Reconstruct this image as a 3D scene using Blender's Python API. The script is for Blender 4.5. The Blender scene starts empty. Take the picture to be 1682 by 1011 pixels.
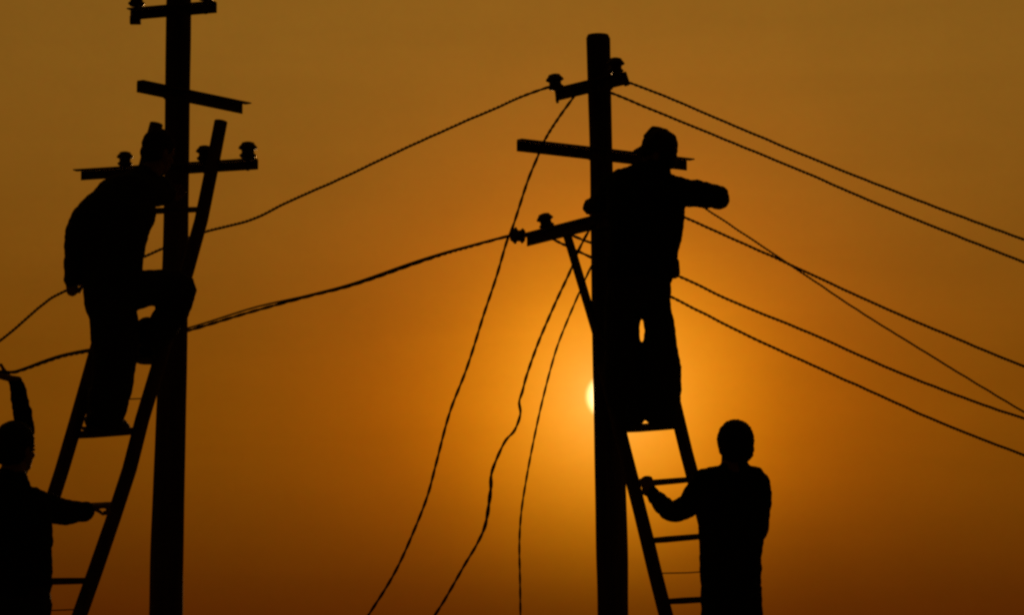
import bpy, bmesh, math, random
from mathutils import Vector, Matrix, noise
random.seed(7)
R = math.radians
scene = bpy.context.scene
col = scene.collection

# ------------------------------------------------------------------ camera
FPX, W, H = 5500.0, 1682.0, 1011.0          # focal length in photograph pixels
PITCH = R(6.7)
CAM = Vector((0.0, 0.0, 0.10))
cam_data = bpy.data.cameras.new('camera')
cam_data.sensor_width = 36.0
cam_data.lens = 36.0 * FPX / W
cam_data.clip_start = 0.1
cam_data.clip_end = 20000.0
cam = bpy.data.objects.new('camera', cam_data)
cam.location = CAM
cam.rotation_euler = (R(90) + PITCH, 0, 0)
col.objects.link(cam)
scene.camera = cam

# ------------------------------------------------------------------ sun and sky
SUN_AZ = math.atan2(1002 - 841, FPX)         # to the right of straight ahead
SUN_EL = PITCH - math.atan2(652 - 505.5, FPX)
SUN = Vector((math.sin(SUN_AZ) * math.cos(SUN_EL), math.cos(SUN_AZ) * math.cos(SUN_EL), math.sin(SUN_EL)))

world = bpy.data.worlds.new('World')
scene.world = world
world.use_nodes = True
nt = world.node_tree
nt.nodes.clear()
def wn(t, **kw):
    n = nt.nodes.new(t)
    for k, v in kw.items(): setattr(n, k, v)
    return n
def wl(a, b): nt.links.new(a, b)
def wmath(op, a, b=None, clamp=False):
    n = wn('ShaderNodeMath', operation=op); n.use_clamp = clamp
    for i, v in enumerate((a, b)):
        if v is None: continue
        if isinstance(v, (int, float)): n.inputs[i].default_value = v
        else: wl(v, n.inputs[i])
    return n.outputs[0]
def wscale(colour, fac):
    n = wn('ShaderNodeVectorMath', operation='SCALE')
    if isinstance(colour, tuple): n.inputs[0].default_value = colour
    else: wl(colour, n.inputs[0])
    if isinstance(fac, (int, float)): n.inputs['Scale'].default_value = fac
    else: wl(fac, n.inputs['Scale'])
    return n.outputs[0]
def wadd(a, b):
    n = wn('ShaderNodeVectorMath', operation='ADD'); wl(a, n.inputs[0]); wl(b, n.inputs[1]); return n.outputs[0]
def wmul(a, b):
    n = wn('ShaderNodeVectorMath', operation='MULTIPLY'); wl(a, n.inputs[0])
    if isinstance(b, tuple): n.inputs[1].default_value = b
    else: wl(b, n.inputs[1])
    return n.outputs[0]
tc = wn('ShaderNodeTexCoord')
nrm = wn('ShaderNodeVectorMath', operation='NORMALIZE'); wl(tc.outputs['Generated'], nrm.inputs[0])
dot = wn('ShaderNodeVectorMath', operation='DOT_PRODUCT'); wl(nrm.outputs[0], dot.inputs[0]); dot.inputs[1].default_value = SUN
theta = wmath('MULTIPLY', wmath('ARCCOSINE', wmath('MINIMUM', dot.outputs['Value'], 1.0)), 57.29578)   # degrees from the sun
sep = wn('ShaderNodeSeparateXYZ'); wl(nrm.outputs[0], sep.inputs[0])
elev = wmath('MULTIPLY', wmath('ARCSINE', sep.outputs['Z']), 57.29578)
def expfall(scale): return wmath('EXPONENT', wmath('MULTIPLY', theta, -1.0 / scale))
def gauss(scale): return wmath('EXPONENT', wmath('MULTIPLY', wmath('MULTIPLY', theta, theta), -1.0 / (scale * scale)))
# dust near the horizon dims and reddens the light
def rise(lo, hi):
    n = wn('ShaderNodeMapRange'); n.interpolation_type = 'SMOOTHSTEP'; wl(elev, n.inputs['Value'])
    n.inputs['From Min'].default_value = lo; n.inputs['From Max'].default_value = hi
    return n.outputs[0]
clear = rise(0.5, 5.0)
wide = expfall(30.0)
g_air = wscale((0.099, 0.0175, 0.0006), wide)
g_wide = wscale((0.137, 0.0533, 0.0014), wmath('MULTIPLY', wide, clear))
g_high = wscale((0.085, 0.0670, 0.0124), wmath('MULTIPLY', wide, rise(4.0, 13.0)))
g_mid = wadd(wscale((0.530, 0.235, 0.0), gauss(2.15)), wscale((0.330, 0.0489, 0.0), wmath('MULTIPLY', gauss(4.05), clear)))
g_core = wscale((0.06, 0.240, 0.1150), expfall(0.55))
mott = wn('ShaderNodeTexNoise'); wl(nrm.outputs[0], mott.inputs['Vector']); mott.inputs['Scale'].default_value = 45.0; mott.inputs['Detail'].default_value = 4.0
mott_f = wmath('ADD', wmath('MULTIPLY', mott.outputs[0], 0.10), 0.95)
flat = wmul(nrm.outputs[0], (1.0, 1.0, 7.0))
band = wn('ShaderNodeTexNoise'); wl(flat, band.inputs['Vector']); band.inputs['Scale'].default_value = 9.0; band.inputs['Detail'].default_value = 5.0; band.inputs['Distortion'].default_value = 0.6
mott_f = wmath('MULTIPLY', mott_f, wmath('ADD', wmath('MULTIPLY', band.outputs[0], 0.14), 0.93))     # faint streaks of thicker haze
fine = wn('ShaderNodeTexNoise'); wl(nrm.outputs[0], fine.inputs['Vector']); fine.inputs['Scale'].default_value = 420.0; fine.inputs['Detail'].default_value = 3.0
tint = wadd(wscale(fine.outputs['Color'], 0.09), wscale((0.955, 0.955, 0.955), 1.0))
glow = wmul(wscale(wadd(wadd(wadd(g_air, g_wide), g_high), wadd(g_mid, g_core)), mott_f), tint)
disc = wn('ShaderNodeMapRange'); disc.interpolation_type = 'SMOOTHSTEP'
wl(theta, disc.inputs['Value'])
disc.inputs['From Min'].default_value = 0.45; disc.inputs['From Max'].default_value = 0.28
disc.inputs['To Min'].default_value = 0.0; disc.inputs['To Max'].default_value = 1.0
g_disc = wscale((1.6, 1.25, 0.55), disc.outputs[0])
sky = wn('ShaderNodeTexSky', sky_type='NISHITA', sun_disc=False)
sky.sun_elevation = SUN_EL; sky.sun_rotation = SUN_AZ
sky.altitude = 0; sky.air_density = 2.0; sky.dust_density = 6.0; sky.ozone_density = 1.0
g_sky = wmul(sky.outputs[0], (0.0004, 0.00022, 0.00003))
bg = wn('ShaderNodeBackground'); bg.inputs['Strength'].default_value = 1.0
wl(wadd(wadd(glow, g_disc), g_sky), bg.inputs['Color'])
out = wn('ShaderNodeOutputWorld'); wl(bg.outputs[0], out.inputs['Surface'])

sun_data = bpy.data.lights.new('sun', 'SUN')
sun_data.energy = 1.0
sun_data.angle = R(0.53)
sun_data.color = (1.0, 0.55, 0.2)
sun_ob = bpy.data.objects.new('sun', sun_data)
sun_ob.rotation_euler = SUN.to_track_quat('Z', 'Y').to_euler()
sun_ob.location = (0, 30, 20)
col.objects.link(sun_ob)

scene.view_settings.view_transform = 'Standard'
scene.view_settings.look = 'None'
scene.view_settings.exposure = 0.0
scene.view_settings.gamma = 1.0
scene.cycles.filter_width = 2.7
scene.cycles.use_denoising = False

# ------------------------------------------------------------------ helpers
FWD = Vector((0, math.cos(PITCH), math.sin(PITCH)))
UP = Vector((0, -math.sin(PITCH), math.cos(PITCH)))
RT = Vector((1, 0, 0))
def ray(px, py): return FWD + RT * ((px - W / 2) / FPX) + UP * ((H / 2 - py) / FPX)
def P(px, py, Y):
    d = ray(px, py)
    return CAM + d * (Y / d.y)
def PZ(px, py, z):                       # the point on that line of sight at height z
    d = ray(px, py)
    return CAM + d * ((z - CAM.z) / d.z)
def M(r, Y): return r * Y / math.cos(PITCH) / FPX * 1.005   # photograph pixels -> metres at that distance

def mat(name, base, rough=0.8, var=0.35, scale=14.0, stretch=(1, 1, 1), bump=0.3, metal=0.0, spec=0.3):
    m = bpy.data.materials.new(name); m.use_nodes = True
    t = m.node_tree; b = t.nodes['Principled BSDF']
    b.inputs['Roughness'].default_value = rough; b.inputs['Metallic'].default_value = metal
    b.inputs['Specular IOR Level'].default_value = spec
    c = t.nodes.new('ShaderNodeTexCoord'); mp = t.nodes.new('ShaderNodeMapping'); mp.inputs['Scale'].default_value = stretch
    n = t.nodes.new('ShaderNodeTexNoise'); n.inputs['Scale'].default_value = scale; n.inputs['Detail'].default_value = 6
    r = t.nodes.new('ShaderNodeValToRGB')
    r.color_ramp.elements[0].position = 0.3; r.color_ramp.elements[1].position = 0.7
    r.color_ramp.elements[0].color = tuple(v * (1 - var) for v in base) + (1,)
    r.color_ramp.elements[1].color = tuple(min(1, v * (1 + var)) for v in base) + (1,)
    bp = t.nodes.new('ShaderNodeBump'); bp.inputs['Strength'].default_value = bump; bp.inputs['Distance'].default_value = 0.01
    t.links.new(c.outputs['Object'], mp.inputs[0]); t.links.new(mp.outputs[0], n.inputs['Vector'])
    t.links.new(n.outputs[0], r.inputs[0]); t.links.new(r.outputs[0], b.inputs['Base Color'])
    t.links.new(n.outputs[0], bp.inputs['Height']); t.links.new(bp.outputs[0], b.inputs['Normal'])
    return m
MT = {
    'pole': mat('weathered_pole_wood', (0.075, 0.05, 0.032), 0.9, 0.4, 30, (1, 1, 0.06), 0.6),
    'steel': mat('rusty_angle_steel', (0.09, 0.06, 0.045), 0.75, 0.5, 22, bump=0.3, metal=0.3),
    'ceramic': mat('brown_glazed_porcelain', (0.06, 0.035, 0.025), 0.45, 0.2, 12, bump=0.05),
    'ladder': mat('worn_ladder_wood', (0.13, 0.085, 0.045), 0.85, 0.4, 30, (1, 1, 0.08), 0.5),
    'rope': mat('iron_tie_wire', (0.08, 0.05, 0.04), 0.8),
    'wire': mat('black_cable_sheath', (0.025, 0.02, 0.018), 0.8, 0.3, 60),
    'skin': mat('skin', (0.30, 0.17, 0.11), 0.65, 0.12, 25, bump=0.15),
    'hair': mat('black_hair', (0.012, 0.010, 0.009), 0.7, 0.4, 120, bump=0.6),
    'navy': mat('navy_work_cloth', (0.022, 0.027, 0.05), 0.95, 0.25, 60, bump=0.35, spec=0.1),
    'grey': mat('grey_work_cloth', (0.05, 0.05, 0.052), 0.95, 0.25, 60, bump=0.35, spec=0.1),
    'olive': mat('olive_work_cloth', (0.05, 0.05, 0.03), 0.95, 0.25, 60, bump=0.35, spec=0.1),
    'boot': mat('black_boot_leather', (0.02, 0.017, 0.015), 0.7, 0.3, 40),
    'hat': mat('dark_felt_hat', (0.05, 0.038, 0.028), 0.95, 0.3, 30, bump=0.4, spec=0.1),
    'leather': mat('brown_leather', (0.06, 0.035, 0.02), 0.75, 0.3, 40),
    'eye': mat('eye', (0.06, 0.05, 0.045), 0.4, 0.1),
    'earth': mat('dry_earth', (0.17, 0.125, 0.085), 1.0, 0.35, 1.5, bump=0.8, spec=0.05),
}

class MB:
    """collects plain shapes; build() links them as ONE mesh object"""
    def __init__(s): s.v = []; s.f = []
    def add(s, vs, fs):
        o = len(s.v); s.v += [Vector(v) for v in vs]; s.f += [tuple(i + o for i in f) for f in fs]
    def bar(s, a, b, w, h, up=Vector((0, 0, 1))):
        t = (b - a).normalized(); side = t.cross(up).normalized(); u = side.cross(t).normalized()
        vs = []
        for p in (a, b):
            for sx, sy in ((-1, -1), (1, -1), (1, 1), (-1, 1)): vs.append(p + side * (w / 2 * sx) + u * (h / 2 * sy))
        s.add(vs, [(3, 2, 1, 0), (4, 5, 6, 7), (0, 1, 5, 4), (1, 2, 6, 5), (2, 3, 7, 6), (3, 0, 4, 7)])
    def tube(s, pts, radii, seg=10, ratio=None, cap=True, view=Vector((0, 1, 0)), round_caps=False):
        n = len(pts); rings = []; P_ = list(pts); R_ = list(radii); K_ = list(ratio) if ratio else [1.0] * n
        if round_caps:
            t0 = (P_[0] - P_[1]).normalized(); t1 = (P_[-1] - P_[-2]).normalized()
            head = [(P_[0] + t0 * R_[0] * a * 0.8, R_[0] * c, K_[0]) for a, c in ((1.0, 0.15), (0.87, 0.5), (0.5, 0.87))]
            tail = [(P_[-1] + t1 * R_[-1] * a * 0.8, R_[-1] * c, K_[-1]) for a, c in ((0.5, 0.87), (0.87, 0.5), (1.0, 0.15))]
            P_ = [h[0] for h in head] + P_ + [h[0] for h in tail]
            R_ = [h[1] for h in head] + R_ + [h[1] for h in tail]
            K_ = [h[2] for h in head] + K_ + [h[2] for h in tail]
            n = len(P_)
        last = None
        vs = []
        for i in range(n):
            t = (P_[min(i + 1, n - 1)] - P_[max(i - 1, 0)]).normalized()
            n1 = t.cross(view)
            if n1.length < 0.25 and last is not None: n1 = last - t * last.dot(t)
            elif n1.length < 0.05: n1 = t.cross(Vector((0, 0, 1)))
            n1.normalize()
            if last is not None and n1.dot(last) < 0: n1 = -n1
            last = n1; n2 = t.cross(n1)
            for k in range(seg):
                a = 2 * math.pi * k / seg
                vs.append(P_[i] + n1 * (math.cos(a) * R_[i]) + n2 * (math.sin(a) * R_[i] * K_[i]))
        fs = []
        for i in range(n - 1):
            for k in range(seg):
                fs.append((i * seg + k, i * seg + (k + 1) % seg, (i + 1) * seg + (k + 1) % seg, (i + 1) * seg + k))
        if cap:
            fs.append(tuple(reversed(range(seg)))); fs.append(tuple((n - 1) * seg + k for k in range(seg)))
        s.add(vs, fs)
    def ellipsoid(s, c, ax, seg=16, rings=10):
        """ax: three axis vectors already scaled to the radii"""
        vs = [c + ax[2]]; fs = []
        for i in range(1, rings):
            th = math.pi * i / rings
            for k in range(seg):
                a = 2 * math.pi * k / seg
                vs.append(c + ax[0] * (math.sin(th) * math.cos(a)) + ax[1] * (math.sin(th) * math.sin(a)) + ax[2] * math.cos(th))
        vs.append(c - ax[2]); L = len(vs) - 1
        for k in range(seg): fs.append((0, 1 + k, 1 + (k + 1) % seg))
        for i in range(rings - 2):
            for k in range(seg):
                a = 1 + i * seg + k; b = 1 + i * seg + (k + 1) % seg
                fs.append((a, a + seg, b + seg, b))
        for k in range(seg): fs.append((L, L - seg + (k + 1) % seg, L - seg + k))
        s.add(vs, fs)
    def lathe(s, prof, axis_o=Vector(), ax=Vector((0, 0, 1)), seg=20):
        q = Vector((0, 0, 1)).rotation_difference(ax.normalized()); vs = []; fs = []
        for r, z in prof:
            for k in range(seg):
                a = 2 * math.pi * k / seg
                vs.append(axis_o + q @ Vector((r * math.cos(a), r * math.sin(a), z)))
        for i in range(len(prof) - 1):
            for k in range(seg):
                fs.append((i * seg + k, i * seg + (k + 1) % seg, (i + 1) * seg + (k + 1) % seg, (i + 1) * seg + k))
        fs.append(tuple(reversed(range(seg)))); fs.append(tuple((len(prof) - 1) * seg + k for k in range(seg)))
        s.add(vs, fs)
    def mesh(s, name, base=Vector(), smooth=False):
        me = bpy.data.meshes.new(name)
        me.from_pydata([v - base for v in s.v], [], s.f)
        bm = bmesh.new(); bm.from_mesh(me); bmesh.ops.recalc_face_normals(bm, faces=bm.faces); bm.to_mesh(me); bm.free()
        if smooth:
            for p in me.polygons: p.use_smooth = True
        me.update()
        return me
    def build(s, name, m, parent=None, base=Vector(), smooth=False, bevel=0.0):
        me = s.mesh(name, base, smooth); me.materials.append(m)
        o = bpy.data.objects.new(name, me); col.objects.link(o)
        if parent is not None: o.parent = parent
        else: o.location = base
        if bevel:
            b = o.modifiers.new('bevel', 'BEVEL'); b.width = bevel; b.segments = 2; b.limit_method = 'ANGLE'
        return o

def tag(o, label, cat, group=None, kind=None):
    if label: o['label'] = label
    if cat: o['category'] = cat
    if group: o['group'] = group
    if kind: o['kind'] = kind
    return o
def thing(name, base, label, cat, group=None):
    o = bpy.data.objects.new(name, None); o.empty_display_size = 0.2; o.location = base
    col.objects.link(o)
    return tag(o, label, cat, group)

def spline(pts, sub=6):
    """Catmull-Rom through tuples of numbers"""
    out = []; n = len(pts)
    for i in range(n - 1):
        p0, p1, p2, p3 = pts[max(i - 1, 0)], pts[i], pts[i + 1], pts[min(i + 2, n - 1)]
        for k in range(sub):
            t = k / sub
            out.append(tuple(0.5 * (2 * b + (c - a) * t + (2 * a - 5 * b + 4 * c - d) * t * t + (3 * b - a - 3 * c + d) * t ** 3) for a, b, c, d in zip(p0, p1, p2, p3)))
    out.append(tuple(pts[-1])); return out

# ------------------------------------------------------------------ ground
def ground_z(x, y):
    s = min(1, max(0, (y - 8) / 8.0)); s = s * s * (3 - 2 * s)        # low bank the poles stand on
    z = -1.5 + 1.5 * s
    t = min(1, max(0, (y - 26) / 60.0)); z -= 1.2 * t * t * (3 - 2 * t)
    near = math.exp(-((x * x + (y - 19) ** 2) / 900.0))
    f = min(1, math.hypot(x, y - 19) / 4.0) * 0.9 + 0.1
    z += 0.05 * f * noise.noise(Vector((x * 0.35, y * 0.35, 0))) * (near + 0.3)
    return z
N = 110
def warp(u): return math.copysign((abs(u) ** 4) * 4000 + abs(u) * 22, u)
gb = MB()
vs = [(warp(-1 + 2 * i / N), 19 + warp(-1 + 2 * j / N), 0) for j in range(N + 1) for i in range(N + 1)]
vs = [(x, y, ground_z(x, y)) for x, y, _ in vs]
gb.add(vs, [(j * (N + 1) + i, j * (N + 1) + i + 1, (j + 1) * (N + 1) + i + 1, (j + 1) * (N + 1) + i) for j in range(N) for i in range(N)])
g = gb.build('ground', MT['earth'], smooth=True)
tag(g, 'bare dry earth bank under the poles', None, kind='structure')

# ------------------------------------------------------------------ poles
YP = 19.6
def pole_shaft(axis, parent, base):
    """axis: (py, px, half width px)"""
    pts = spline([(a, b, c) for a, b, c in axis], 10)
    mb = MB(); seg = 32; vs = []; fs = []
    for i, (py, px, hw) in enumerate(pts):
        c = P(px, py, YP); r = M(hw, YP)
        if i == 0: r *= 0.86
        for k in range(seg):
            a = 2 * math.pi * k / seg
            q = r * (1 + 0.03 * noise.noise(Vector((math.cos(a) * 3, math.sin(a) * 3, c.z * 0.8 + parent.location.x))) + 0.018 * noise.noise(Vector((math.cos(a) * 9, math.sin(a) * 9, c.z * 2.5))))
            vs.append(c + Vector((math.cos(a) * q, math.sin(a) * q, 0)))
    n = len(pts)
    for i in range(n - 1):
        for k in range(seg):
            fs.append((i * seg + k, i * seg + (k + 1) % seg, (i + 1) * seg + (k + 1) % seg, (i + 1) * seg + k))
    top = len(vs); vs.append(P(pts[0][1], pts[0][0] - 3, YP)); bot = len(vs); vs.append(P(pts[-1][1], pts[-1][0], YP))
    for k in range(seg):
        fs.append((top, k, (k + 1) % seg)); fs.append((bot, (n - 1) * seg + (k + 1) % seg, (n - 1) * seg + k))
    mb.add(vs, fs)
    return mb.build('pole_shaft', MT['pole'], parent, base, smooth=True)

def level_ends(a, b, c, yc):
    z = P(c[0], c[1], yc).z
    return PZ(a[0], a[1], z), PZ(b[0], b[1], z)
def crossarm(parent, base, a, b, hpx, lip=(0, 0.03), name='crossarm', flange=0.05):
    """steel angle: an upright web with a flange along its top that runs on a little past the web"""
    t = (b - a).normalized(); h = M(hpx, YP)
    side = t.cross(Vector((0, 0, 1))).normalized()
    mb = MB()
    mb.bar(a, b, 0.008, h)
    o = mb.build(name, MT['steel'], parent, base, bevel=0.002)
    f = MB(); off = side * (flange / 2 + 0.004) + Vector((0, 0, h / 2 + 0.0045))
    f.bar(a - t * lip[0] + off - side * 0.006, b + t * lip[1] + off - side * 0.006, flange, 0.008)
    f.build('flange', MT['steel'], o, base, bevel=0.002)
    return o, side
INS = [(0.016, 0.0), (0.042, 0.004), (0.055, 0.018), (0.056, 0.026), (0.044, 0.034), (0.041, 0.046), (0.043, 0.058), (0.060, 0.066), (0.063, 0.073), (0.054, 0.086), (0.044, 0.096), (0.040, 0.106), (0.020, 0.112)]
def insulator(parent, base, foot, s=1.0, ax=Vector((0, 0, 1)), pin=0.03):
    mb = MB(); ax = ax.normalized()
    mb.lathe([(r * s, z * s + pin) for r, z in INS], foot, ax)
    o = mb.build('insulator', MT['ceramic'], parent, base, smooth=True)
    p = MB(); p.lathe([(0.009, -0.05), (0.009, pin), (0.016, pin + 0.002), (0.016, pin + 0.008)], foot, ax, 10)
    p.build('pin', MT['steel'], o, base)
    return o
def bolt(parent, base, c, ax):
    b = MB(); b.lathe([(0.018, -0.02), (0.018, 0.0), (0.011, 0.001), (0.011, 0.03)], c, ax, 6)
    b.build('bolt', MT['steel'], parent, base)
def clamp_ring(parent, base, c, r, w=0.035):
    b = MB(); b.lathe([(r, -w / 2), (r + 0.006, -w / 2), (r + 0.006, w / 2), (r, w / 2)], c, Vector((0, 0, 1)), 28)
    b.build('clamp_band', MT['steel'], parent, base)

# --- the pole on the right of the picture
axisR = [(57, 982.5, 20), (160, 985, 19.5), (280, 988, 19), (500, 994, 22), (700, 1000, 24.5), (900, 1005, 26), (1011, 1007, 25), (1230, 1010, 27)]
baseR = P(1009.5, 1190, YP); baseR.z = ground_z(baseR.x, baseR.y)
poleR = thing('utility_pole', baseR, 'tall round wooden pole with its whole top in view, standing before the sun', 'utility pole', 'utility poles')
pole_shaft(axisR, poleR, baseR)
YF = YP - 0.085
# top arm
a, b = level_ends((913, 158), (1026, 131), (984, 141), YF)
arm, sd = crossarm(poleR, baseR, a, b, 17, (0, 0))
bolt(arm, baseR, P(984, 141, YF - 0.012), Vector((0, -1, 0)))
clamp_ring(poleR, baseR, P(984.7, 141, YP), M(20.5, YP))
def at_arm(a, b, px):                     # point of the arm's axis seen at picture column px
    lo, hi = 0.0, 1.0
    for _ in range(40):
        m_ = (lo + hi) / 2; q = a.lerp(b, m_) - CAM
        x = W / 2 + FPX * q.dot(RT) / q.dot(FWD)
        if x < px: lo = m_
        else: hi = m_
    return a.lerp(b, lo)
ins_R1 = at_arm(a, b, 917) + Vector((0, 0, 0.035))
insulator(poleR, baseR, ins_R1 - Vector((0.01, 0, 0.03)), 0.88, Vector((-0.12, 0, 1)))
ins_R2 = at_arm(a, b, 1011) + Vector((0, 0, 0.03))
insulator(poleR, baseR, ins_R2, 0.85, Vector((0.02, 0, 1)), 0.02)
mb = MB(); mb.bar(b - Vector((0.012, 0, 0.0)), b + Vector((0.02, 0, 0.01)), 0.05, M(22, YP)); mb.build('end_clamp', MT['steel'], poleR, baseR, bevel=0.006)
arm_top_R = (a, b)
# middle arm
a, b = level_ends((849, 240), (1128, 272), (987, 257), YF)
arm, sd = crossarm(poleR, baseR, a, b, 17, (0, 0.025))
bolt(arm, baseR, P(987, 257, YF - 0.012), Vector((0, -1, 0)))
clamp_ring(poleR, baseR, P(987.5, 257, YP), M(20, YP))
arm_mid_R = (a, b)
# low side bracket with its brace
a, b = level_ends((866, 396), (1000, 362), (985, 366), YF)
arm, sd = crossarm(poleR, baseR, a, b, 19, (0, 0), flange=0.045)
arm_low_R = (a, b)
ia = at_arm(a, b, 900) + Vector((0, 0, 0.03))
insulator(poleR, baseR, ia, 0.84, Vector((-0.25, 0, 1)), 0.015)
ins_low = ia
tdir = (b - a).normalized()
ib = P(866, 388, a.y)
insulator(poleR, baseR, ib, 0.84, Vector((-1, -0.15, 0.02)), 0.012)
ins_end = P(846, 386, a.y)
mb = MB(); mb.bar(P(896, 377, a.y + 0.1), P(918, 376, a.y + 0.15), 0.02, 0.05); mb.build('pin_bracket', MT['steel'], poleR, baseR, bevel=0.004)
top_b = at_arm(a, b, 935)
mb = MB(); mb.bar(P(929, 378, top_b.y - 0.02), P(984, 558, YP - 0.10), 0.012, M(15, YP), Vector((1, 0, 0))); 
br = MB(); p0, p1 = P(932, 388, top_b.y - 0.012), P(984, 562, YP - 0.098)
br.tube([p0, p0.lerp(p1, 0.5), p1], [M(7.5, YP)] * 3, 4); br.build('brace', MT['steel'], poleR, baseR, bevel=0.002)
clamp_ring(poleR, baseR, P(990, 366, YP), M(20.8, YP))

# --- the pole on the left
axisL = [(-60, 294, 20), (50, 293, 21), (200, 291, 20.5), (350, 289.5, 20.5), (550, 285, 23), (730, 279.5, 25), (900, 274.5, 27), (1011, 272.5, 27.5), (1230, 269, 29)]
baseL = P(270, 1190, YP); baseL.z = ground_z(baseL.x, baseL.y)
poleL = thing('utility_pole', baseL, 'wooden pole at left running out of the top of the picture, with three crossarms', 'utility pole', 'utility poles')
pole_shaft(axisL, poleL, baseL)
a, b = level_ends((214, 25), (356, 13), (293, 18), YF)
arm, sd = crossarm(poleL, baseL, a, b, 16, (0, 0))
bolt(arm, baseL, P(293, 18, YF - 0.012), Vector((0, -1, 0)))
for px in (224, 338): insulator(poleL, baseL, at_arm(a, b, px) + Vector((0, 0, 0.02)), 0.9)
mb = MB(); q = at_arm(a, b, 219); mb.bar(q + Vector((-0.02, 0, -0.03)), q + Vector((0.045, 0, -0.03)), 0.04, 0.05); mb.build('end_clamp', MT['steel'], poleL, baseL, bevel=0.004)
a, b = level_ends((225, 143), (398, 179), (291, 157), YF)
arm, sd = crossarm(poleL, baseL, a, b, 17, (0, 0.03))
bolt(arm, baseL, P(291, 157, YF - 0.012), Vector((0, -1, 0)))
a, b = level_ends((133, 289), (424, 271), (290, 279), YF)
arm, sd = crossarm(poleL, baseL, a, b, 15, (0.03, 0))
bolt(arm, baseL, P(290, 279, YF - 0.012), Vector((0, -1, 0)))
for px, s in ((205, 0.8), (336, 0.85), (407, 0.9)): insulator(poleL, baseL, at_arm(a, b, px) + Vector((0, 0, 0.02)), s, pin=0.02)
for px, py, w in ((293, 18, 21.5), (291.5, 157, 21.3), (290, 279, 21)): clamp_ring(poleL, baseL, P(px, py, YP), M(w, YP))

# ------------------------------------------------------------------ ladders
def ladder(name, label, railA, railB, rungs, ties, ydepth, rw):
    """railA / railB: two (px,py) ends each; ydepth(py) -> distance"""
    foot = [P(r[-1][0], r[-1][1], ydepth(r[-1][1])) for r in (railA, railB)]
    base = (foot[0] + foot[1]) / 2
    root = thing(name, base, label, 'ladder', 'wooden ladders')
    def rail_x(r, py):
        q = spline(r, 12)
        for (x0, y0), (x1, y1) in zip(q, q[1:]):
            if y0 <= py <= y1: return x0 + (x1 - x0) * (py - y0) / (y1 - y0)
        return q[0][0] if py < q[0][1] else q[-1][0]
    for r in (railA, railB):
        pts = []; rad = []
        for k in range(13):
            py = r[0][1] + (r[-1][1] - r[0][1]) * k / 12
            wob = 1.5 * noise.noise(Vector((py * 0.01, r[0][0], 3)))
            pts.append(P(rail_x(r, py) + wob, py, ydepth(py))); rad.append(M(rw * (0.93 + 0.16 * k / 12) / 2, ydepth(py)) * (1 + 0.05 * noise.noise(Vector((py * 0.05, 9, r[0][0])))))
        m = MB(); m.tube(pts, rad, 14, [0.75] * 13); m.build('rail', MT['ladder'], root, base, smooth=True, bevel=0.003)
    for pl, pr, th in rungs:
        Y = ydepth((pl + pr) / 2); xl, xr = rail_x(railA, pl), rail_x(railB, pr)
        p0, p1 = P(xl - 3, pl, Y), P(xr + 3, pr, Y)
        m = MB(); m.tube([p0, p0.lerp(p1, 0.33), p0.lerp(p1, 0.67), p1], [M(th / 2 * q, Y) for q in (0.9, 1.06, 1.0, 0.9)], 10)
        m.build('rung', MT['ladder'], root, base, smooth=True)
    for pl, pr in ties:
        Y = ydepth(pl) - 0.005; p0, p1 = P(rail_x(railA, pl), pl, Y), P(rail_x(railB, pr), pr, Y)
        m = MB(); m.tube([p0, p0.lerp(p1, 0.5) - Vector((0, 0, 0.004)), p1], [0.0035] * 3, 6); m.build('tie_rod', MT['rope'], root, base, smooth=True)
    return root
def yR(py): return 19.44 - (py - 600) / 581.0 * 0.72
def yL(py): return 19.46 - (py - 200) / 981.0 * 0.86
ladder('wooden_ladder', 'short ladder at right whose rails slant down rightwards from the sunlit pole', [(991, 600), (1136, 1181)], [(1091, 600), (1240, 1181)],
       [(612, 604, 11), (706, 699, 13), (797, 788, 10), (890, 881, 10), (990, 984, 10), (1086, 1080, 10)], [(943, 939)], yR, 23)
ladder('wooden_ladder', 'long ladder at left slanting up rightwards across the left pole past its crossarm', [(257, 203), (208, 390), (156, 584), (112, 740), (92, 803), (30, 1002), (-25, 1181)], [(363, 199), (327, 378), (311, 432), (272, 562), (232, 695), (204, 800), (135, 1000), (72, 1181)],
       [(348, 344, 10), (470, 465, 10), (592, 588, 11), (716, 708, 13), (836, 829, 10), (957, 955, 11), (1078, 1074, 11)], [(657, 655), (1004, 1002)], yL, 24)

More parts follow.
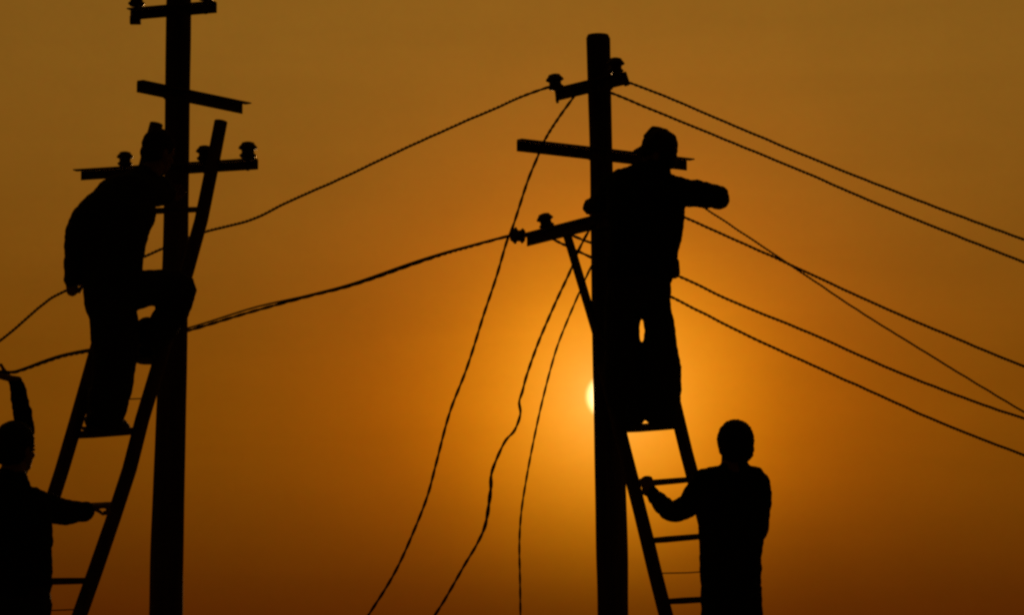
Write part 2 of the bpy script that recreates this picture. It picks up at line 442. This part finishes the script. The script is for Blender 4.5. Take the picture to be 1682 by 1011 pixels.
# ------------------------------------------------------------------ people
def chain(mb, pts, k=0.8, seg=18, sc=1.0, sub=5):
    """pts: (px, py, Y, radius px[, depth ratio])"""
    pts = [p if len(p) == 5 else p + (k,) for p in pts]
    pp = spline(pts, sub)
    mb.tube([P(q[0], q[1], q[2]) for q in pp], [M(q[3], q[2]) * sc for q in pp], seg, [q[4] for q in pp], round_caps=True)
def solid(name, mb, m, parent=None, base=Vector(), voxel=0.008, smooth=4, fold=0.0, fold_scale=0.07, decimate=None):
    """weld the collected shapes into one continuous skin"""
    tmp = bpy.data.objects.new('tmp', mb.mesh('tmp', base)); col.objects.link(tmp)
    r = tmp.modifiers.new('r', 'REMESH'); r.mode = 'VOXEL'; r.voxel_size = voxel; r.use_smooth_shade = True
    s = tmp.modifiers.new('s', 'SMOOTH'); s.iterations = smooth; s.factor = 0.5
    if fold:
        for i, (st, sc_) in enumerate(((fold, fold_scale), (fold * 0.5, fold_scale * 0.4))):
            tx = bpy.data.textures.new('folds', 'CLOUDS'); tx.noise_scale = sc_; tx.noise_depth = 1
            d = tmp.modifiers.new('d%d' % i, 'DISPLACE'); d.texture = tx; d.strength = st; d.mid_level = 0.5
            d.texture_coords = 'LOCAL'
    dg = bpy.context.evaluated_depsgraph_get(); dg.update()
    me = bpy.data.meshes.new_from_object(tmp.evaluated_get(dg)); me.name = name
    old = tmp.data; bpy.data.objects.remove(tmp); bpy.data.meshes.remove(old)
    for p in me.polygons: p.use_smooth = True
    me.materials.clear(); me.materials.append(m)
    o = bpy.data.objects.new(name, me); col.objects.link(o)
    if parent is not None: o.parent = parent
    else: o.location = base
    return o
def head(mb, c, f, u, s=1.0):
    f = f.normalized(); r = f.cross(u).normalized(); u = r.cross(f).normalized()
    def E(df, du, dr, rf, ru, rr, seg=16): mb.ellipsoid(c + (f * df + u * du + r * dr) * s, [r * rr * s, f * rf * s, u * ru * s], seg)
    E(-0.005, 0.025, 0, 0.094, 0.092, 0.076)
    E(0.028, -0.035, 0, 0.060, 0.075, 0.062)       # face
    E(0.045, -0.082, 0, 0.040, 0.028, 0.040)       # jaw and chin
    E(0.082, 0.020, 0, 0.012, 0.010, 0.045)        # brow
    E(0.094, -0.022, 0, 0.020, 0.013, 0.013)       # nose tip
    mb.tube([c + (f * 0.085 + u * 0.012) * s, c + (f * 0.100 - u * 0.018) * s], [0.008 * s, 0.011 * s], 8)
    E(0.084, -0.055, 0, 0.011, 0.006, 0.022); E(0.082, -0.066, 0, 0.011, 0.007, 0.020)   # lips
    for q in (-1, 1):
        E(-0.008, -0.008, q * 0.078, 0.020, 0.032, 0.010)
        E(0.060, -0.025, q * 0.038, 0.022, 0.018, 0.020)
    return f, u, r
def eyes(parent, base, c, f, u, r, s=1.0):
    for q in (-1, 1):
        e = MB(); e.ellipsoid(c + (f * 0.078 + u * 0.002 + r * q * 0.032) * s, [r * 0.012 * s, f * 0.010 * s, u * 0.008 * s], 10, 8)
        e.build('eye', MT['eye'], parent, base, smooth=True)
def hair(parent, base, c, f, u, r, s=1.0, grow=1.0, name='hair', m=None):
    h = MB(); m = m or MT['hair']
    h.ellipsoid(c + (f * -0.020 + u * 0.040) * s, [r * 0.084 * s * grow, f * 0.094 * s * grow, u * 0.092 * s * grow], 20, 14)
    h.ellipsoid(c + (f * -0.045 - u * 0.01) * s, [r * 0.078 * s * grow, f * 0.060 * s * grow, u * 0.075 * s * grow], 20, 14)
    return solid(name, h, m, parent, base, 0.007, 3, 0.012, 0.02)
def hand(mb, wrist, d, n, thumb=1, curl=0.9, s=1.0):
    """d: wrist to knuckles, n: the way the palm faces, thumb side = d x n * thumb"""
    d = d.normalized(); n = (n - d * n.dot(d)).normalized(); w = d.cross(n) * thumb
    kn = wrist + d * 0.092 * s
    mb.tube([wrist - d * 0.03 * s, wrist, wrist + d * 0.045 * s, kn], [0.027 * s, 0.028 * s, 0.040 * s, 0.041 * s], 14, [0.8, 0.62, 0.42, 0.34], view=n, round_caps=True)
    for i, (off, L) in enumerate(((0.031, 0.072), (0.0105, 0.080), (-0.0105, 0.075), (-0.031, 0.058))):
        p = wrist + (d * 0.078 + w * off) * s; ang = 0.12; pts = [p]; dirn = d
        p = p + d * 0.014 * s; pts.append(p)
        for seg_i, fr in enumerate((0.45, 0.31, 0.24)):
            ang += curl * (0.85 if seg_i == 0 else 1.0) * (0.92 + 0.06 * i)
            dirn = d * math.cos(ang) + n * math.sin(ang)
            p = p + dirn * L * fr * s; pts.append(p)
        mb.tube(pts, [0.0095 * s, 0.0095 * s, 0.0088 * s, 0.0082 * s, 0.007 * s], 8, view=w, round_caps=True)
    p = wrist + (d * 0.022 + w * 0.026 + n * 0.006) * s
    t1 = (d * 0.65 + w * 0.62 + n * 0.42).normalized(); t2 = (d * 0.75 + w * 0.1 + n * 0.62).normalized()
    q1 = p + t1 * 0.036 * s; q2 = q1 + t2 * 0.032 * s; q3 = q2 + (t2 * 0.8 + n * 0.3 - w * 0.2).normalized() * 0.022 * s
    mb.tube([p - t1 * 0.012 * s, p, q1, q2, q3], [0.012 * s, 0.0145 * s, 0.0115 * s, 0.0105 * s, 0.008 * s], 8, view=n, round_caps=True)
def boot(parent, base, heel, toe_dir, s=1.0, ankle=None):
    """heel: point on the sole under the ankle"""
    t = toe_dir.normalized(); u = Vector((0, 0, 1)); b = MB()
    b.tube([heel + u * 0.16 * s, heel + u * 0.10 * s, heel + u * 0.05 * s], [0.050 * s, 0.047 * s, 0.046 * s], 16, round_caps=True)
    b.tube([heel - t * 0.045 * s + u * 0.04 * s, heel + t * 0.06 * s + u * 0.042 * s, heel + t * 0.15 * s + u * 0.036 * s, heel + t * 0.19 * s + u * 0.03 * s],
           [0.040 * s, 0.046 * s, 0.048 * s, 0.036 * s], 16, [0.95, 0.95, 0.75, 0.75], view=u, round_caps=True)
    o = solid('boot', b, MT['boot'], parent, base, 0.008, 3)
    so = MB(); pts = []
    side = t.cross(u)
    prof = [(-0.085, 0.030), (-0.06, 0.041), (0.0, 0.040), (0.08, 0.046), (0.15, 0.048), (0.2, 0.036), (0.222, 0.015)]
    ring = [(a, w_) for a, w_ in prof] + [(a, -w_) for a, w_ in reversed(prof)]
    vs_ = [heel + t * a * s + side * w_ * s + u * z for z in (0.0, 0.02) for a, w_ in ring]; n_ = len(ring)
    so.add(vs_, [tuple(range(n_)), tuple(range(2 * n_ - 1, n_ - 1, -1))] + [(i, (i + 1) % n_, n_ + (i + 1) % n_, n_ + i) for i in range(n_)])
    so.build('sole', MT['boot'], o, base, bevel=0.004)
    return o
def person(label, base, parts, clothes, hands, heads):
    """parts: chains of the clothed body (shrunk for the bare figure); clothes: (name, material, chains, ratio, fold)"""
    body = MB()
    for c, k in parts: chain(body, c, k, sc=0.80)
    for h in hands: hand(body, *h)
    fr = head(body, *heads)
    o = solid('person', body, MT['skin'], None, base, 0.0065, 2)
    tag(o, label, 'person', 'line workers')
    for name, m, chs, fold in clothes:
        cb = MB()
        for c, k in chs: chain(cb, c, k)
        solid(name, cb, MT[m], o, base, 0.010, 3, fold, 0.075)
    eyes(o, base, heads[0], *fr, s=heads[3] if len(heads) > 3 else 1.0)
    return o, fr

# ---- right, up on the ladder, leaning on the pole under the middle crossarm
Yt = 19.10
torso = [(1050, 452, Yt, 55, 0.55), (1056, 420, Yt, 58, 0.55), (1060, 385, Yt, 60, 0.55), (1061, 345, Yt, 65, 0.52), (1063, 312, Yt, 64, 0.5), (1070, 293, Yt, 44, 0.55), (1078, 280, Yt + .02, 24, 0.9)]
arm_r = [(1096, 312, Yt, 27), (1125, 315, Yt - .03, 22), (1160, 320, Yt - .05, 20.5), (1180, 324, Yt - .02, 19.5), (1178, 326, Yt + .1, 18), (1150, 326, Yt + .2, 16), (1120, 325, Yt + .28, 13)]
arm_l = [(1030, 304, Yt, 28), (1008, 309, Yt + .08, 26), (988, 330, Yt + .18, 19), (975, 336, Yt + .28, 14), (966, 338, Yt + .36, 11)]
pelvis = [(1053, 440, Yt, 48, 0.6), (1052, 462, Yt, 48, 0.62), (1050, 476, Yt, 42, 0.6)]
leg_r = [(1074, 465, Yt, 28), (1079, 505, Yt + .02, 24), (1083, 540, Yt + .04, 26), (1085, 575, Yt + .07, 29), (1087, 605, Yt + .1, 32), (1087, 640, Yt + .13, 33), (1086, 668, Yt + .14, 30), (1086, 686, Yt + .14, 25)]
leg_l = [(1026, 465, Yt, 28), (1022, 505, Yt + .02, 28.5), (1022, 540, Yt + .05, 29), (1022, 575, Yt + .08, 29), (1025, 605, Yt + .1, 33), (1027, 640, Yt + .13, 34), (1031, 668, Yt + .15, 30), (1037, 686, Yt + .15, 25)]
base = P(1060, 700, Yt + .15)
hc = P(1083, 258, Yt + .03)
wl_ = P(966, 338, Yt + .38); wr_ = P(1120, 325, Yt + .29)
p1, fr = person('person in a brimmed hat high on the right ladder, elbow stuck out to the side', base,
    [(torso, .55), (arm_r, .85), (arm_l, .85), (pelvis, .6), (leg_r, .85), (leg_l, .85), ([(1076, 290, Yt, 20), (1081, 268, Yt + .02, 19)], 1)],
    [('jacket', 'navy', [(torso, .55), (arm_r, .85), (arm_l, .85)], 0.020), ('trousers', 'grey', [(pelvis, .6), (leg_r, .85), (leg_l, .85)], 0.016)],
    [(wl_, Vector((-0.05, 1, 0)), Vector((1, 0.1, 0)), 1, 0.75), (wr_, Vector((-1, 0.35, 0.1)), Vector((0, 0.2, -1)), 1, 0.8)],
    (hc, Vector((-0.92, 0.40, -0.05)), Vector((0.0, 0.05, 1))))
hair(p1, base, hc, *fr, grow=0.97)
f, u, r = fr
ft = MB()
hb = hc + u * 0.045 - f * 0.005
ft.ellipsoid(hb + u * 0.022, [r * 0.102, f * 0.108, u * 0.098], 24, 14)
ft.tube([hb + u * 0.095 - f * 0.04, hb + u * 0.118 + f * 0.01, hb + u * 0.130 + f * 0.035, hb + u * 0.085 + f * 0.082], [0.024, 0.022, 0.016, 0.02], 10, view=u, round_caps=True)
brim = []
for k in range(40):
    a_ = 2 * math.pi * k / 40; fx = math.cos(a_)
    rad_f = 0.104 + 0.062 * max(0, fx); brim.append((f * rad_f * fx + r * 0.112 * math.sin(a_), 0.012 - 0.016 * max(0, fx) - 0.020 * abs(math.sin(a_))))
vs = [hb + p + u * (z + dz) for dz in (0, 0.014) for p, z in brim]; vs += [hb + u * 0.0, hb + u * 0.085]
fs = []
for k in range(40):
    k2 = (k + 1) % 40
    fs += [(k, k2, 40 + k2, 40 + k), (80, k2, k), (81, 40 + k, 40 + k2)]
ft.add(vs, fs)
chain(ft, [(1100, 234, Yt + .03, 15), (1088, 229, Yt + .03, 13), (1077, 224, Yt + .02, 9)], 2.5)
chain(ft, [(1078, 223, Yt + .02, 8), (1066, 239, Yt + .01, 10), (1055, 251, Yt, 7)], 2.5)
solid('hat', ft, MT['hat'], p1, base, 0.006, 2, 0.006, 0.05)
for px in (1035, 1086):
    boot(p1, base, P(px, 697.5, 19.30), Vector((-0.04 if px < 1050 else 0.04, 1, 0)), 1.22)
tp = MB(); tp.tube([P(1106, 430, Yt - .01), P(1107, 450, Yt - .01)], [0.035, 0.037], 12, [1.3, 1.3], round_caps=True)
solid('tool_pouch', tp, MT['leather'], p1, base, 0.008, 2)

# ---- right, standing below and steadying the ladder
Yb = 18.72
torso = [(1201, 962, Yb, 50, 0.62), (1200, 940, Yb, 51, 0.6), (1200, 905, Yb, 51, 0.58), (1203, 860, Yb, 56, 0.54), (1205, 815, Yb, 60, 0.5), (1205, 792, Yb, 54, 0.5), (1206, 776, Yb, 30, 0.7), (1206, 766, Yb, 23, 0.9)]
yoke = [(1166, 790, Yb, 23), (1205, 788, Yb, 23), (1240, 790, Yb, 24)]
arm_l = [(1163, 790, Yb, 25), (1148, 812, Yb + .04, 24), (1128, 832, Yb + .1, 20), (1108, 841, Yb + .18, 18.5), (1095, 836, Yb + .25, 17), (1082, 822, Yb + .33, 13.5), (1071, 808, Yb + .40, 10.5)]
arm_r = [(1241, 794, Yb, 25), (1246, 820, Yb, 22), (1244, 850, Yb + .02, 21), (1241, 874, Yb + .06, 20), (1225, 872, Yb + .17, 18), (1198, 860, Yb + .28, 14), (1182, 852, Yb + .32, 11)]
pelvis = [(1201, 935, Yb, 46, 0.65), (1201, 970, Yb, 48, 0.66), (1201, 992, Yb, 46, 0.64)]
leg_r = [(1224, 965, Yb, 27), (1226, 1005, Yb, 26.5), (1228, 1060, Yb, 24), (1229, 1115, Yb + .02, 22), (1229, 1158, Yb, 20)]
leg_l = [(1178, 965, Yb, 27), (1177, 1005, Yb, 26), (1175, 1060, Yb, 24), (1173, 1115, Yb + .02, 22), (1172, 1158, Yb, 20)]
base = P(1200, 1185, Yb); base.z = ground_z(base.x, base.y)
hc = P(1206.5, 736, Yb + .01)
p2, fr = person('bareheaded person seen from behind at lower right, one hand gripping a ladder rung', base,
    [(torso, .55), (yoke, .8), (arm_l, .85), (arm_r, .85), (pelvis, .6), (leg_r, .9), (leg_l, .9), ([(1205, 785, Yb, 27), (1206, 748, Yb, 26)], 1)],
    [('jacket', 'navy', [(torso, .55), (yoke, .8), (arm_l, .85), (arm_r, .85)], 0.018), ('trousers', 'navy', [(pelvis, .6), (leg_r, .9), (leg_l, .9)], 0.014)],
    [(P(1070, 815, Yb + .41), Vector((-0.32, 0.25, 1)), Vector((0.1, 1, -0.2)), 1, 0.75), (P(1180, 851, Yb + .33), Vector((-1, 0.25, 0.1)), Vector((0.2, 1, 0)), -1, 0.8)],
    (hc, Vector((-0.25, 1, 0.02)), Vector((0, 0, 1)), 1.08))
hair(p2, base, hc, *fr, s=1.08, grow=1.15)
for px in (1173, 1228):
    q = P(px, 1182, Yb + .02); q.z = ground_z(q.x, q.y) + 0.003
    boot(p2, base, q, Vector((-0.1 if px < 1200 else 0.1, 1, 0)))

# ---- left, up on the ladder, bent towards the pole
Yu = 18.98
torso = [(180, 486, Yu, 45, 0.65), (184, 455, Yu, 48, 0.62), (186, 420, Yu, 50, 0.6), (190, 385, Yu, 55, 0.58), (198, 350, Yu + .02, 58, 0.55), (212, 325, Yu + .05, 52, 0.55), (228, 306, Yu + .08, 36, 0.65), (240, 292, Yu + .1, 25, 0.9)]
arm_l = [(172, 336, Yu, 29), (148, 352, Yu - .02, 26), (131, 374, Yu - .03, 22), (122, 402, Yu - .03, 17), (121, 432, Yu, 15.5), (119, 462, Yu + .02, 15)]
arm_r = [(236, 312, Yu + .05, 28), (252, 312, Yu + .13, 28), (266, 314, Yu + .22, 25), (272, 314, Yu + .30, 18), (273, 312, Yu + .35, 13)]
pelvis = [(182, 478, Yu, 46, 0.7), (182, 500, Yu, 44, 0.7), (184, 520, Yu + .02, 38, 0.7)]
leg_l = [(184, 505, Yu, 38), (189, 545, Yu, 41), (189, 585, Yu, 37), (185, 628, Yu, 34), (177, 662, Yu + .02, 34), (173, 684, Yu + .02, 32), (172, 690, Yu + .02, 31)]
leg_r = [(200, 480, Yu, 38), (240, 474, Yu + .05, 31), (282, 472, Yu + .1, 29), (297, 476, Yu + .12, 26), (286, 506, Yu + .12, 27), (266, 538, Yu + .13, 26), (250, 560, Yu + .13, 23), (245, 572, Yu + .13, 20)]
base = P(178, 712, Yu)
hc = P(261, 251, Yu + .14)
p3, fr = person('person bent over on the ladder at left with one knee raised and left arm hanging', base,
    [(torso, .6), (arm_l, .85), (arm_r, .85), (pelvis, .7), (leg_r, .85), (leg_l, .85), ([(236, 300, Yu + .08, 22), (255, 272, Yu + .12, 20)], 1)],
    [('jacket', 'olive', [(torso, .6), (arm_l, .85), (arm_r, .85)], 0.018), ('trousers', 'grey', [(pelvis, .7), (leg_r, .85), (leg_l, .85)], 0.014)],
    [(P(116, 452, Yu + .02), Vector((0.1, 0.1, -1)), Vector((0.5, 1, 0)), 1, 1.35, 1.0), (P(270, 312, Yu + .36), Vector((0.5, 0.9, 0.05)), Vector((0.7, -0.5, 0)), 1, 0.7)],
    (hc, Vector((0.75, 0.65, -0.25)), Vector((0.25, 0.1, 1)), 1.0))
hair(p3, base, hc, *fr, grow=1.05, name='cap', m=MT['hat'])
boot(p3, base, P(162, 709, 18.97), Vector((0.42, 0.9, 0)), 1.35)
boot(p3, base, P(241, 592, 19.10), Vector((-0.1, 1, 0)), 1.25)

# ---- left edge, standing below, one arm up on the slack wire
Yb = 18.50
torso = [(16, 975, Yb, 68, 0.58), (16, 950, Yb, 69, 0.58), (16, 915, Yb, 69, 0.58), (16, 870, Yb, 70, 0.55), (14, 830, Yb, 66, 0.52), (14, 808, Yb, 52, 0.55), (20, 792, Yb, 30, 0.8)]
arm_r = [(52, 826, Yb, 26), (78, 836, Yb + .08, 25), (104, 842, Yb + .15, 21.5), (128, 842, Yb + .2, 18.5), (141, 841, Yb + .23, 17)]
fore_r = [(128, 840, Yb + .2, 12), (145, 836, Yb + .26, 10.5)]
arm_u = [(-2, 820, Yb + .05, 27), (16, 790, Yb + .12, 24), (34, 745, Yb + .17, 19), (40, 706, Yb + .17, 17), (34, 668, Yb + .17, 15), (29, 640, Yb + .17, 13), (24, 627, Yb + .17, 11)]
wrist_u = [(27, 640, Yb + .17, 11), (22, 625, Yb + .17, 10)]
pelvis = [(16, 945, Yb, 62, 0.6), (16, 975, Yb, 66, 0.58), (16, 995, Yb, 64, 0.58)]
leg_r = [(46, 970, Yb, 37), (48, 1008, Yb, 36), (46, 1060, Yb, 31), (45, 1115, Yb + .02, 26), (44, 1158, Yb, 22)]
leg_l = [(-16, 970, Yb, 35), (-17, 1010, Yb, 34), (-18, 1060, Yb, 30), (-18, 1115, Yb + .02, 25), (-18, 1158, Yb, 22)]
base = P(16, 1188, Yb); base.z = ground_z(base.x, base.y)
hc = P(28, 739, Yb + .03)
p4, fr = person('person cut off by the left edge, one arm raised to a wire above', base,
    [(torso, .6), (arm_r, .85), (fore_r, 1.0), (arm_u, .85), (wrist_u, .9), (pelvis, .7), (leg_r, .9), (leg_l, .9), ([(18, 800, Yb, 27), (24, 762, Yb + .02, 24)], 1)],
    [('jacket', 'navy', [(torso, .6), (arm_r, .85), (arm_u, .85)], 0.018), ('trousers', 'olive', [(pelvis, .7), (leg_r, .9), (leg_l, .9)], 0.014)],
    [(P(143, 836, Yb + .27), Vector((1, 0.25, 0.22)), Vector((0.1, 0.25, -1)), 1, 1.15, 1.1), (P(20, 623, Yb + .17), Vector((-1, 0.05, 0.25)), Vector((-0.25, 0, 1)), 1, 1.1, 1.15)],
    (hc, Vector((0.62, 0.78, 0.0)), Vector((0.02, 0, 1)), 1.12))
hair(p4, base, hc, *fr, s=1.12, grow=1.12)
for px in (-17, 43):
    q = P(px, 1186, Yb + .02); q.z = ground_z(q.x, q.y) + 0.003
    boot(p4, base, q, Vector((0.8, 0.6, 0)))

# ------------------------------------------------------------------ wires
def wire(name, label, pts, wpx, twist=True, m='wire', group='overhead wires', sub=24):
    """pts: (px, py, Y[, width px]) ; two strands laid round each other"""
    pts = [p if len(p) == 4 else tuple(p) + (wpx,) for p in pts]
    raw = [P(q[0], q[1], q[2]) for q in spline(pts, sub)]
    wid = [q[3] for q in spline(pts, sub)]; Ys = [q[2] for q in spline(pts, sub)]
    # resample evenly
    L = [0]
    for i in range(1, len(raw)): L.append(L[-1] + (raw[i] - raw[i - 1]).length)
    step = 0.022; n = int(L[-1] / step); res = []; j = 0
    for i in range(n + 1):
        d = min(i * step, L[-1])
        while j < len(L) - 2 and L[j + 1] < d: j += 1
        t = (d - L[j]) / max(1e-9, L[j + 1] - L[j])
        res.append((raw[j].lerp(raw[j + 1], t), M(wid[j] + (wid[j + 1] - wid[j]) * t, Ys[j] + (Ys[j + 1] - Ys[j]) * t)))
    base = raw[0]; mb = MB()
    for s_ in ((0, math.pi) if twist else (0,)):
        pp = []; rr = []
        for i, (c, w_) in enumerate(res):
            t = (res[min(i + 1, n)][0] - res[max(i - 1, 0)][0]).normalized()
            n1 = t.cross(Vector((0, 1, 0.01))).normalized(); n2 = t.cross(n1)
            c = c + n1 * (0.0025 * noise.noise(c * 3.1)) + n2 * 0.0025 * noise.noise(c * 3.3)
            if twist:
                a_ = s_ + i * step / 0.17 * 2 * math.pi
                pp.append(c + (n1 * math.cos(a_) + n2 * math.sin(a_)) * w_ * 0.17); rr.append(w_ * 0.31)
            else: pp.append(c); rr.append(w_ * 0.5)
        mb.tube(pp, rr, 6)
    return tag(mb.build(name, MT[m], None, base, smooth=True), label, 'wire', group)
def pixel(v):
    q = v - CAM; return (W / 2 + FPX * q.dot(RT) / q.dot(FWD), H / 2 - FPX * q.dot(UP) / q.dot(FWD), v.y)

i1 = ins_R1.y
wire('overhead_wire', 'upper wire sagging leftwards from the sunlit pole, passing behind the bent worker',
     [(912, 141, i1 + .05), (900, 143, i1 + .1), (858, 158, 20.1), (820, 175, 20.6), (699, 228, 22), (567, 290, 23.6), (475, 331, 24.8), (413, 361, 25.6), (338, 381, 26.5), (266, 409, 27.4), (234, 423, 27.8), (106, 479, 29.4), (67, 503, 30), (0, 560, 31), (-120, 640, 33), (-400, 800, 38)], 5.4)
e = ins_end.y
wire('overhead_wire', 'thick lower wire from the side bracket to the raised hand at the left edge',
     [(846, 385, e), (783, 402, e), (700, 427, 19.7), (582, 468, 19.9), (508, 487, 20.0), (419, 511, 20.0), (304, 545, 20.0), (220, 562, 19.95), (148, 577, 19.6), (111, 584, 19.3), (69, 597, 19.0), (25, 612, 18.72), (4, 612, 18.66), (-30, 622, 18.66), (-75, 700, 18.7), (-110, 850, 18.75), (-125, 1000, 18.8), (-135, 1120, 18.8), (-160, 1172, 18.8), (-230, 1178, 18.9)], 5.8)
wire('overhead_wire', 'loose second strand running just above the thick lower wire left of the bracket',
     [(850, 383, e + .03), (700, 424, 19.74), (582, 465, 19.95), (508, 485, 20.05), (440, 500, 20.06), (400, 511, 20.06), (304, 541, 20.06), (200, 565, 20.0), (120, 579, 19.4), (69, 594, 19.04), (25, 610, 18.73), (0, 610, 18.68), (-32, 618, 18.68), (-80, 700, 18.73), (-117, 850, 18.78), (-133, 1000, 18.83), (-143, 1120, 18.83), (-170, 1171, 18.83), (-240, 1177, 18.93)], 3.0, False)
ar = at_arm(*arm_top_R, 942)
wire('drop_wire', 'leftmost hanging wire falling in a long curve from the top arm past the bracket',
     [(944, 156, ar.y - .02), (941, 161, ar.y - .03), (918, 193, ar.y - .12), (895, 231, ar.y - .4), (883, 258, 19.2), (866, 300, 19.2), (843, 372, 19.15), (833, 397, 19.15), (816, 453, 19.15), (795, 517, 19.1), (767, 605, 19.05), (739, 677, 19.0), (717, 758, 18.95), (702, 815, 18.9), (682, 868, 18.85), (649, 941, 18.8), (607, 1009, 18.7), (540, 1110, 18.6), (500, 1165, 18.5), (440, 1186, 18.3)], 5.4)
wire('drop_wire', 'middle hanging wire with kinks and a thick spliced stretch halfway down',
     [(972, 372, 19.52), (962, 388, 19.5), (949, 414, 19.55), (935, 449, 19.5), (912, 499, 19.4), (887, 557, 19.3), (866, 615, 19.2), (858, 645, 19.2), (853, 661, 19.2), (855, 681, 19.2), (845, 708, 19.15), (828, 728, 19.1), (808, 775, 19.1, 6.2), (806, 807, 19.1, 7.4), (798, 860, 19.1, 6.8), (784, 893, 19.05), (763, 929, 19), (739, 972, 18.95), (716, 1009, 18.9), (650, 1105, 18.7), (610, 1165, 18.6), (560, 1186, 18.5)], 5.4)
wire('drop_wire', 'thin hanging wire nearest the sun, dropping straight down at its foot',
     [(976, 428, 19.52), (968, 444, 19.5), (949, 487, 19.55), (920, 557, 19.5), (905, 606, 19.5), (887, 677, 19.5), (873, 742, 19.5), (864, 791, 19.5), (856, 844, 19.5), (853, 893, 19.5), (854, 950, 19.5), (855, 1011, 19.5), (856, 1090, 19.5), (858, 1165, 19.5), (880, 1178, 19.4)], 4.3)
wire('overhead_wire', 'topmost wire running down to the right edge from the pole top insulator',
     [(1022, 131, ins_R2.y), (1030, 134, ins_R2.y + .1), (1100, 161, 20.2), (1183, 197, 21.2), (1335, 261, 23), (1502, 327, 25.2), (1682, 394, 27.6), (1900, 470, 31), (2200, 565, 36)], 5.4)
wire('overhead_wire', 'second wire from the top, running to the right edge just under the topmost',
     [(1000, 151, 19.6), (1008, 154, 19.66), (1100, 192, 20.4), (1238, 249, 22), (1335, 289, 23.2), (1446, 337, 24.6), (1682, 431, 27.8), (1900, 510, 31), (2200, 605, 36)], 5.4)
am = at_arm(*arm_mid_R, 1045)
wire('overhead_wire', 'thin steeper wire that crosses another at right and reaches the edge lower',
     [(1045, 266, am.y + .03), (1100, 304, am.y + .3), (1156, 341, 21), (1273, 419, 23), (1336, 461, 24), (1389, 497, 25), (1487, 559, 27), (1681, 677, 30.5), (1900, 800, 34), (2050, 870, 36)], 4.2)
wire('overhead_wire', 'wire starting below the stuck-out elbow and crossed by a thinner steeper one',
     [(1005, 303, 19.62), (1060, 328, 19.9), (1131, 360, 20.6), (1278, 426, 22.2), (1345, 457, 23), (1456, 508, 24.4), (1567, 555, 25.8), (1681, 602, 27.4), (1900, 680, 31), (2200, 775, 36)], 5.4)
wire('overhead_wire', 'upper of two wires leaving the worker at hip height towards the right edge',
     [(900, 371, ins_low.y + .05), (950, 391, ins_low.y + .2), (1000, 410, 19.85), (1116, 455, 20.8), (1211, 499, 21.8), (1331, 548, 23.2), (1456, 604, 24.8), (1572, 650, 26.4), (1681, 688, 28), (1900, 755, 31), (2200, 835, 36)], 5.4)
al = at_arm(*arm_low_R, 905)
wire('overhead_wire', 'lowest of the wires reaching the right edge, passing nearest the sun',
     [(905, 392, al.y + .03), (916, 397, al.y + .05), (960, 418, 19.75), (1010, 442, 20), (1102, 488, 20.6), (1216, 546, 21.8), (1278, 575, 22.4), (1411, 635, 24), (1545, 695, 25.8), (1681, 748, 27.8), (1900, 825, 31), (2200, 915, 36)], 5.4)
